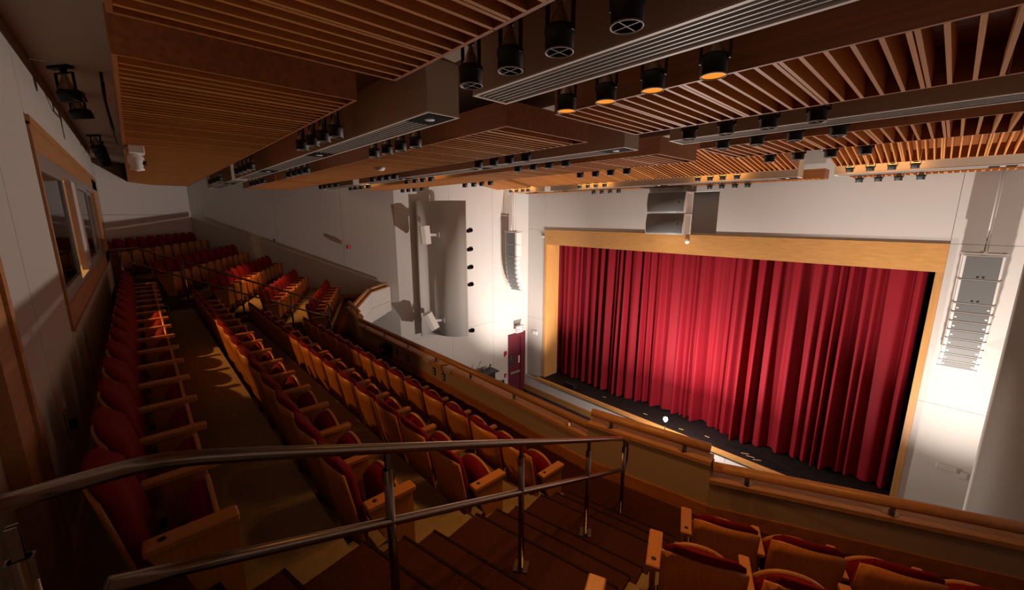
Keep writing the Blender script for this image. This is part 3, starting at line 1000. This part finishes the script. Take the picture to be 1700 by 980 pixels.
# ------------------------------------------------------------------ ceiling
ce = struct_empty('ceiling')
part('back_lid', MB().box((-20.5, -1.6, LID), (3.4, .25, LID + .1)), 'back_lid', ce)
part('dark_lid', MB().box((-20.5, .25, LID), (3.4, 8.3, LID + .1)), 'ceiling_paint', ce)
part('upstand', MB().box((-20.5, 8.3, LID), (3.4, 8.4, HLID)), 'ceiling_paint', ce)
part('high_lid', MB().box((-20.5, 8.4, HLID), (3.4, 16, HLID + .1)), 'ceiling_paint', ce)


def slat_panel(x0, x1, y0, y1, z, label, zfar=None, height=.265, pitch=.12, group='slatted wooden ceiling panels'):
    """wooden ceiling panel: boards round the edge, slats across; zfar tilts it"""
    zfar = z if zfar is None else zfar
    tilt = math.atan2(zfar - z, y1 - y0)
    L = math.hypot(zfar - z, y1 - y0)
    t = thing('slatted_ceiling_panel', label, 'ceiling panel', (x0, y0, z), 0, group)
    t.rotation_euler = (tilt, 0, 0)
    W = x1 - x0
    part('backing', MB().box((.02, .02, height - .02), (W - .02, L - .02, height)), 'fascia_wood', t)
    # long side boards in lengths of 1.2 m, with open joints
    n = max(1, round(W / 1.2))
    for yy in (0, L - .025):
        for i in range(n):
            a, b = W * i / n + .003, W * (i + 1) / n - .003
            part('side_board', MB().box((a, yy, 0), (b, yy + .025, height)), 'fascia_wood', t)
    for xx in (0, W - .025):
        part('end_board', MB().box((xx, .025, 0), (xx + .025, L - .025, height)), 'fascia_wood', t)
    me = MB().box((-.012, .026, .0), (.012, L - .026, .17)).mesh('slat', 'slat_wood')
    ns = int(W / pitch)
    k = 0
    for i in range(1, ns):
        x = i * pitch
        if x > W - .05:
            break
        if i % 5 == 0:
            link('slat', me, t, (x - .016, 0, .0))
            link('slat', me, t, (x + .016, 0, .0))
        else:
            link('slat', me, t, (x, 0, .0))
    return t


Z = .92
slat_panel(-2.80, 1.5, .035, 1.48, Z, 'slatted wooden ceiling panel nearest overhead, cut by the top edge')
slat_panel(-17.2, -3.46, .035, 1.48, Z, 'longest slatted wooden ceiling panel, above the back row at upper left')
slat_panel(-2.68, 1.5, 3.02, 4.44, Z, 'slatted wooden panel at upper right, behind the four lit cans')
slat_panel(-12.7, -3.35, 3.02, 4.44, Z, 'slatted wooden panel above the centre with the smoke detector')
slat_panel(-17.3, -12.85, 3.02, 4.44, Z, 'far left slatted panel beyond the smoke detector panel')
slat_panel(-2.60, 1.6, 6.04, 7.38, Z, 'third slatted panel back at right edge, before the bright ones')
slat_panel(-15.3, -3.22, 6.04, 7.38, Z, 'long slatted panel in the centre just before the bright ones')
slat_panel(-2.15, .78, 10.3, 12.76, 1.56, 'bright tilted slatted panel at right, over the stage front', 1.16)
slat_panel(-12.3, -2.92, 10.3, 12.76, 1.56, 'bright tilted slatted panel over the middle of the stage front', 1.16)
slat_panel(-14.8, -12.6, 10.3, 12.76, 1.56, 'small bright tilted slatted panel at the left wall', 1.16)
slat_panel(-2.1, .95, 14.42, 15.0, 1.02, 'narrow slatted strip against stage wall, at right')
slat_panel(-14.6, -2.65, 14.42, 15.0, 1.02, 'narrow slatted strip against stage wall, centre and left')


def bulkhead(x0, x1, y0, y1, z, label, plates, top=LID - .003):
    t = thing('air_bulkhead', label, 'air duct', (x0, y0, z), 0, 'plastered bulkheads with slot diffusers')
    W, D, H = x1 - x0, y1 - y0, top - z
    th = .02
    part('casing', MB().box((0, 0, .012), (W, th, H)).box((0, D - th, .012), (W, D, H)).box((0, th, .012), (th, D - th, H)).box((W - th, th, .012), (W, D - th, H)), 'bulkhead', t)
    part('rim', MB().box((-.004, -.004, 0), (W + .004, .022, .012)).box((-.004, D - .022, 0), (W + .004, D + .004, .012)).box((-.004, .022, 0), (.022, D - .022, .012)).box((W - .022, .022, 0), (W + .004, D - .022, .012)), 'trim_white', t)
    part('plenum', MB().box((th, th, .07), (W - th, D - th, .08)), 'soft_black', t)
    for k in range(5):
        y = .022 + (D - .044) * (k + 1) / 6
        part('slot_bar', MB().box((.03, y - .006, .006), (W - .03, y + .006, .03)), 'rim', t)
    for px in plates:
        pl = part('plate', MB().box((px - x0 - .2, .024, -.002), (px - x0 + .2, D - .024, .022)), 'soft_black', t)
        part('disc', MB().lathe([(.001, -.006), (.045, -.006), (.05, -.002)], 16, Matrix.Translation((px - x0, D / 2, 0))), 'white', pl)
    return t


bulkhead(-2.72, 1.6, 2.10, 2.45, .92, 'plastered bulkhead with slot diffuser overhead, beside the four lit cans', [])
bulkhead(-12.9, -3.40, 2.10, 2.45, .92, 'long plastered bulkhead with slot diffuser, left of the centre', [-3.65, -6.9, -10.2])
bulkhead(-18.2, -13.35, 2.10, 2.45, .92, 'far end plastered bulkhead above the far left seats', [-15])
bulkhead(-2.60, 1.7, 5.13, 5.50, .92, 'second plastered bulkhead with slot diffuser at right', [.6])
bulkhead(-12.3, -3.25, 5.13, 5.50, .92, 'second plastered bulkhead in the centre of the ceiling', [-3.5, -6.7, -9.9])
bulkhead(-15.9, -12.75, 5.13, 5.50, .92, 'second plastered bulkhead at far left', [])
bulkhead(-2.3, .86, 13.6, 14.15, 1.03, 'bright plastered bulkhead over the stage front at right', [.55], HLID - .003)
bulkhead(-12.2, -3.1, 13.6, 14.15, 1.03, 'bright plastered bulkhead over the stage front in the centre', [-3.4, -7.3, -11.8], HLID - .003)
bulkhead(-14.7, -12.55, 13.6, 14.15, 1.03, 'short bright plastered bulkhead at the left wall', [-13.6], HLID - .003)

# ------------------------------------------------------------------ ceiling can lights
CM = {}
CM['housing'] = MB().lathe([(.035, -.412), (.076, -.414), (.082, -.420), (.082, -.450), (.077, -.455), (.077, -.535), (.072, -.535), (.072, -.44), (.035, -.425)], 18).mesh('housing', 'black')
CM['rim'] = MB().lathe([(.0775, -.532), (.079, -.537), (.073, -.539), (.071, -.534)], 18).mesh('rim', 'rim')
CM['guard'] = MB().box((-.073, -.002, -.536), (.073, .002, -.533)).box((-.002, -.073, -.536), (.002, .073, -.533)).mesh('cross_guard', 'rim')
CM['lamp'] = MB().lathe([(.016, -.285), (.018, -.31), (.028, -.335), (.052, -.395), (.058, -.413)], 14).mesh('reflector_lamp', 'bulb_glass')
CM['socket'] = MB().lathe([(.026, -.225), (.026, -.275), (.02, -.29)], 10, caps=True).mesh('socket', 'black')
CM['yoke'] = MB().box((-.094, -.012, -.45), (-.084, .012, -.06)).box((.084, -.012, -.45), (.094, .012, -.06)).box((-.094, -.012, -.07), (.094, .012, -.055)).box((-.012, -.012, -.23), (.012, .012, 0)).mesh('yoke', 'black')
CM['lens'] = MB().lathe([(.001, -.445), (.03, -.448), (.055, -.468), (.068, -.505), (.0705, -.531)], 18).mesh('lit_reflector', 'gold')
CM['hot'] = MB().lathe([(.001, -.475), (.018, -.47), (.024, -.45)], 12).mesh('filament_glow', 'gold_bright')
CM['glow'] = MB().lathe([(.03, -.395), (.058, -.405), (.070, -.413), (.05, -.41)], 14).mesh('lit_top', 'gold_bright')


def can(label, x, y, z, group, lit=0.0, aim=None, simple=False, ang=2.2, top_glow=False):
    """z = height of the can's lower rim"""
    t = thing('can_light', label, 'lamp', (x, y, z + .538), 0, group)
    link('housing', CM['housing'], t)
    link('rim', CM['rim'], t)
    link('yoke', CM['yoke'], t)
    link('socket', CM['socket'], t)
    top = LID if y < 8.3 else HLID
    gap = top - (z + .538)
    if gap > .01:
        part('stem', MB().box((-.012, -.012, 0), (.012, .012, gap)), 'black', t)
    link('reflector_lamp', CM['lamp'], t)
    if lit > 0 or lit < 0:
        lr = link('lit_reflector', CM['lens'], t)
        link('filament_glow', CM['hot'], lr)
        if lit > 0:
            lamp('can_spot', 'SPOT', (0, 0, -.53), lit, WARM, t, rot=aim or (0, 0, 0), size=.05, spot=ang, blend=.8)
    else:
        link('cross_guard', CM['guard'], t)
    if top_glow:
        link('lit_top', CM['glow'], t)
        lamp('can_leak', 'POINT', (0, .06, -.37), LEAK_W if y > 13 else LEAK_W * .4, WARM, t, size=.03)
    return t


XG = {'right': [-1.0, -1.4, -1.8, -2.2], 'mid': [-4.85, -5.25, -5.65, -6.08], 'left': [-9.35, -9.75, -10.15, -10.6], 'far': [-13.2, -13.75, -14.2, -14.65]}
rown = {1.8: 'first strip from the back', 2.8: 'second strip from the back', 4.8: 'third strip from the back', 5.8: 'fourth strip from the back', 7.8: 'fifth strip from the back'}
wherea = {'right': 'right-hand group', 'mid': 'middle group', 'left': 'left group', 'far': 'far left group'}
POW = {(2.8, 'right'): 46.0, (2.8, 'far'): 210.0, (4.8, 'far'): 22.0, (2.8, 'mid'): 0, (5.8, 'left'): 0}
for y in (1.8, 2.8, 4.8, 5.8, 7.8):
    for g in ('right', 'mid', 'left', 'far'):
        for i, x in enumerate(XG[g]):
            if g == 'right' and y < 3:
                x = [-1.16, -1.57, -1.96, -2.35][i]
            lit = POW.get((y, g), 0.0)
            if (y, g) == (2.8, 'far') and i > 1:
                lit = 0.0
            glow = (y, g) in ((5.8, 'left'), (5.8, 'far'))
            state = 'glowing gold' if lit else 'black unlit'
            lab = '%s can light, %s, %s, %s from the right' % (state, rown[y], wherea[g], ORD[i])
            can(lab, x, y, .855 if y < 3 else .85, 'ceiling can lights', lit, aim=(0, R(-10), 0) if g == 'right' else None, top_glow=glow, ang=1.0 if g == 'far' else 1.95)
for k, (g, xs) in enumerate([('right-hand', [-.78, -1.17, -1.56, -1.95]), ('middle', [-4.55, -4.95, -5.32, -5.70]), ('left', [-9.2, -9.6, -9.98, -10.38]), ('far left', [-13.3, -13.65, -14.05, -14.45])]):
    for i, x in enumerate(xs):
        can('can light glowing gold on top before bright bulkhead, %s group, %s from right' % (g, ORD[i]), x, 13.3, 1.04, 'cans over the stage front', 0.0, top_glow=True)
for g, xs in [('right-hand', [-.7, -1.1, -1.48, -1.86]), ('middle', [-4.55, -4.92, -5.32, -5.70]), ('left', [-9.2, -9.6, -10.0, -10.4])]:
    for i, x in enumerate(xs):
        can('small dark can against the stage wall, %s group, %s from right' % (g, ORD[i]), x, 14.28, .84, 'cans against the stage wall')

# flood fixtures on the strip of ceiling above the booth window
for k, (x, z) in enumerate([(-6.0, 1.17), (-7.2, 1.21), (-10.6, 1.21), (-11.5, 1.21), (-12.5, 1.21), (-13.6, 1.21)]):
    lab = 'black hooded flood lamp on the ceiling above the booth window, %s from the front' % ORD[k]
    t = thing('flood_lamp', lab, 'lamp', (x, -.30, LID), R(35), 'flood lamps above the booth window')
    h = LID - z
    part('stem', MB().box((-.015, -.02, -h + .16), (.015, .02, 0)).box((-.16, -.03, -.025), (.10, .03, 0)), 'black', t)
    part('yoke', MB().box((-.115, -.010, -h - .03), (-.105, .010, -h + .17)).box((.105, -.010, -h - .03), (.115, .010, -h + .17)).box((-.115, -.010, -h + .16), (.115, .010, -h + .17)), 'black', t)
    part('reflector_lamp', MB().lathe([(.02, .15), (.03, .11), (.06, .03), (.065, .01)], 14, Matrix.Translation((0, 0, -h))), 'bulb_glass', t)
    part('hood', MB().lathe([(.07, .02), (.10, .0), (.105, -.09), (.098, -.09), (.09, -.01)], 14, Matrix.Translation((0, .01, -h)) @ Matrix.Rotation(R(14), 4, 'X')), 'black', t)
lp = tag(part('loose_cable', MB().tube([(-6.4, -.04, LID), (-6.42, -.05, LID - .2), (-6.6, -.03, LID - .42), (-7.0, -.02, LID - .53), (-7.58, .07, LID - .56)], .012, 6)
              .tube([(-6.0, -.04, LID), (-6.1, -.05, LID - .2), (-6.5, -.04, LID - .40), (-6.95, -.02, LID - .52)], .012, 6), 'black'), 'two black cables looping from the ceiling to the white camera', 'cable')
cmr = thing('ceiling_camera', 'white ceiling camera under the long slatted panel at upper left', 'camera', (-7.75, .14, .92))
part('mount', MB().bbox((-.16, -.06, -.10), (.16, .10, 0)), 'white', cmr)
part('head', MB().lathe([(.05, -.10), (.085, -.14), (.09, -.20), (.06, -.27), (.08, -.31), (.001, -.33)], 16), 'white', cmr)
part('lens', MB().lathe([(.03, 0), (.032, .03), (.001, .032)], 12, Matrix.Translation((.03, .075, -.22)) @ Matrix.Rotation(-PI / 2, 4, 'X')), 'black', cmr)
sm = tag(part('smoke_detector', MB().lathe([(.09, 0), (.09, -.03), (.06, -.06), (.001, -.065)], 16, Matrix.Translation((-7.85, 3.72, .92))), 'white'), 'white round smoke detector under the centre slatted panel', 'detector')

# ------------------------------------------------------------------ loudspeakers
def line_array(name, x, y, z, rz, label, n_small=8, curve=4.2):
    t = thing(name, label, 'speaker', (x, y, z), rz, 'hanging line arrays')
    Wd, Dp = .65, .42
    part('fly_frame', MB().box((-Wd / 2 - .04, -.22, .02), (-Wd / 2, .28, .07)).box((Wd / 2, -.22, .02), (Wd / 2 + .04, .28, .07)).box((-Wd / 2, -.22, .03), (Wd / 2, -.17, .06)).box((-Wd / 2, .18, .03), (Wd / 2, .23, .06)).box((-.03, -.22, .05), (.03, .28, .09)), 'rim', t)
    part('chain', MB().tube([(0, 0, .08), (0, 0, HLID - z)], .014, 6).tube([(.06, .12, .08), (.06, .12, HLID - z)], .006, 6), 'rim', t)
    pz, py_, ang = 0.0, -.20, 0.0
    hs = [.57, .57] + [.22] * n_small
    for k, h in enumerate(hs):
        if k >= 3:
            ang += R(1.5 + curve * (k - 2) / n_small * 1.6)
        mt_ = Matrix.Translation((0, py_, pz)) @ Matrix.Rotation(ang, 4, 'X')
        dp = .46 if k < 2 else .34
        cab = part('cabinet', MB().bbox((-Wd / 2, .012, -h + .012), (Wd / 2, dp, -.004), .012, mt_), 'white', t)
        part('grille', MB().box((-Wd / 2 + .045, 0, -h + .03), (Wd / 2 - .045, .014, -.022), mt_), 'grille', cab)
        part('rigging_strip', MB().box((-Wd / 2 - .012, .02, -h + .0), (-Wd / 2 + .0, .07, -.0), mt_).box((Wd / 2, .02, -h + .0), (Wd / 2 + .012, .07, -.0), mt_).box((-Wd / 2 - .02, .0, -h - .004), (Wd / 2 + .02, .05, -h + .008), mt_), 'rim', cab)
        if k < 2:
            part('badge', MB().box((-.06, -.004, -h + .05), (-.02, 0, -h + .085), mt_).box((.03, -.004, -h + .05), (.07, 0, -h + .085), mt_), 'black', cab)
        else:
            for e in (-Wd / 2 + .06, Wd / 2 - .10):
                part('clip', MB().box((e, -.003, -h * .6), (e + .04, 0, -h * .45), mt_), 'white', cab)
        # next hang point: front lower edge
        v = mt_ @ Vector((0, 0, -h - .006))
        py_, pz = v.y, v.z
    return t


line_array('line_array', .59, 14.55, -.93, R(4), 'white hanging speaker column right of the curtain, seen from the front')
line_array('line_array', -14.45, 13.45, -.83, R(7), 'white hanging speaker column left of the stage, bending backward at its foot')

cs = thing('centre_speaker', 'two large stacked white speakers hanging over the middle of the stage header', 'speaker', (-7.2, 14.30, -.70))
for k in range(2):
    z0 = .765 * k
    def fb(fr_):
        def fn(u, v):
            z = z0 + .005 + .75 * v
            return (-.72 + 1.44 * u, (-.07 * math.sin(PI * (.15 + .85 * v)) if fr_ else .62), z)
        return fn
    cb_ = part('cabinet', MB().solid(fb(1), fb(0), 2, 10), 'white', cs)
    for p in cb_.data.polygons:
        p.use_smooth = False
    def fg(fr_):
        def fn(u, v):
            vv = .02 + .96 * v
            z = z0 + .005 + .75 * vv
            return (-.70 + 1.40 * u, -.07 * math.sin(PI * (.15 + .85 * vv)) - (.008 if fr_ else .001), z)
        return fn
    part('grille', MB().solid(fg(1), fg(0), 2, 10), 'grille', cb_)
    part('badge', MB().lathe([(.001, 0), (.03, 0), (.03, .006), (.001, .008)], 12, Matrix.Translation((.52, -.075, z0 + .38)) @ Matrix.Rotation(PI / 2, 4, 'X')), 'black', cb_)
    part('rail_strip', MB().box((.72, .03, z0 + .02), (.735, .08, z0 + .74)).box((.72, .53, z0 + .02), (.735, .58, z0 + .74)).box((.72, .08, z0 + .71), (.73, .53, z0 + .74)), 'white', cb_)
for x, y in ((-.6, .1), (-.35, .1), (.60, .12), (.68, .5)):
    part('hanger', MB().tube([(x, y, 1.52), (x, y, HLID + .70)], .015, 6), 'rim', cs)


def wall_speaker(label, x, y, z, rz, tilt):
    t = thing('wall_speaker', label, 'speaker', (x, y, z), rz, 'wall speakers on the left side')
    cab = part('cabinet', MB().prism([(-.23, -.16), (.23, -.16), (.23, .0), (.13, .2), (-.13, .2), (-.23, .0)], -.36, .36, Matrix.Rotation(tilt, 4, 'X')), 'white', t)
    part('grille', MB().box((-.225, -.175, -.35), (.225, -.162, .35), Matrix.Rotation(tilt, 4, 'X')), 'trim_white', cab)
    part('bracket', MB().box((-.03, .20, -.05), (.03, .55, .05)).box((-.10, .54, -.1), (.10, .56, .1)).add([(-.02, .16, .25), (.02, .16, .25), (.02, .3, .03), (-.02, .3, .03), (-.02, .16, -.25), (.02, .16, -.25), (.02, .3, -.03), (-.02, .3, -.03)], [(0, 1, 2, 3), (4, 7, 6, 5)]), 'white', t)
    return t


wall_speaker('white box speaker on wall bracket, upper one on left curved panel', -14.22, 8.45, -.78, R(-27), R(4))
wall_speaker('white box speaker on wall bracket, lower one tilted down on left curved panel', -14.12, 8.50, -4.30, R(-27), R(24))
ph = tag(part('wall_phone', MB().bbox((-3.83, WALLY, -1.46), (-3.75, WALLY + .012, -1.26), .004), 'alu'), 'small steel jack plate on back wall beside the door', 'socket')
part('jack', MB().bbox((-3.81, WALLY + .012, -1.40), (-3.775, WALLY + .05, -1.33), .004), 'black', ph)

# ------------------------------------------------------------------ lift the whole place so the house floor is z = 0
for o in SC.objects:
    if o.parent is None:
        o.location.z += LIFT
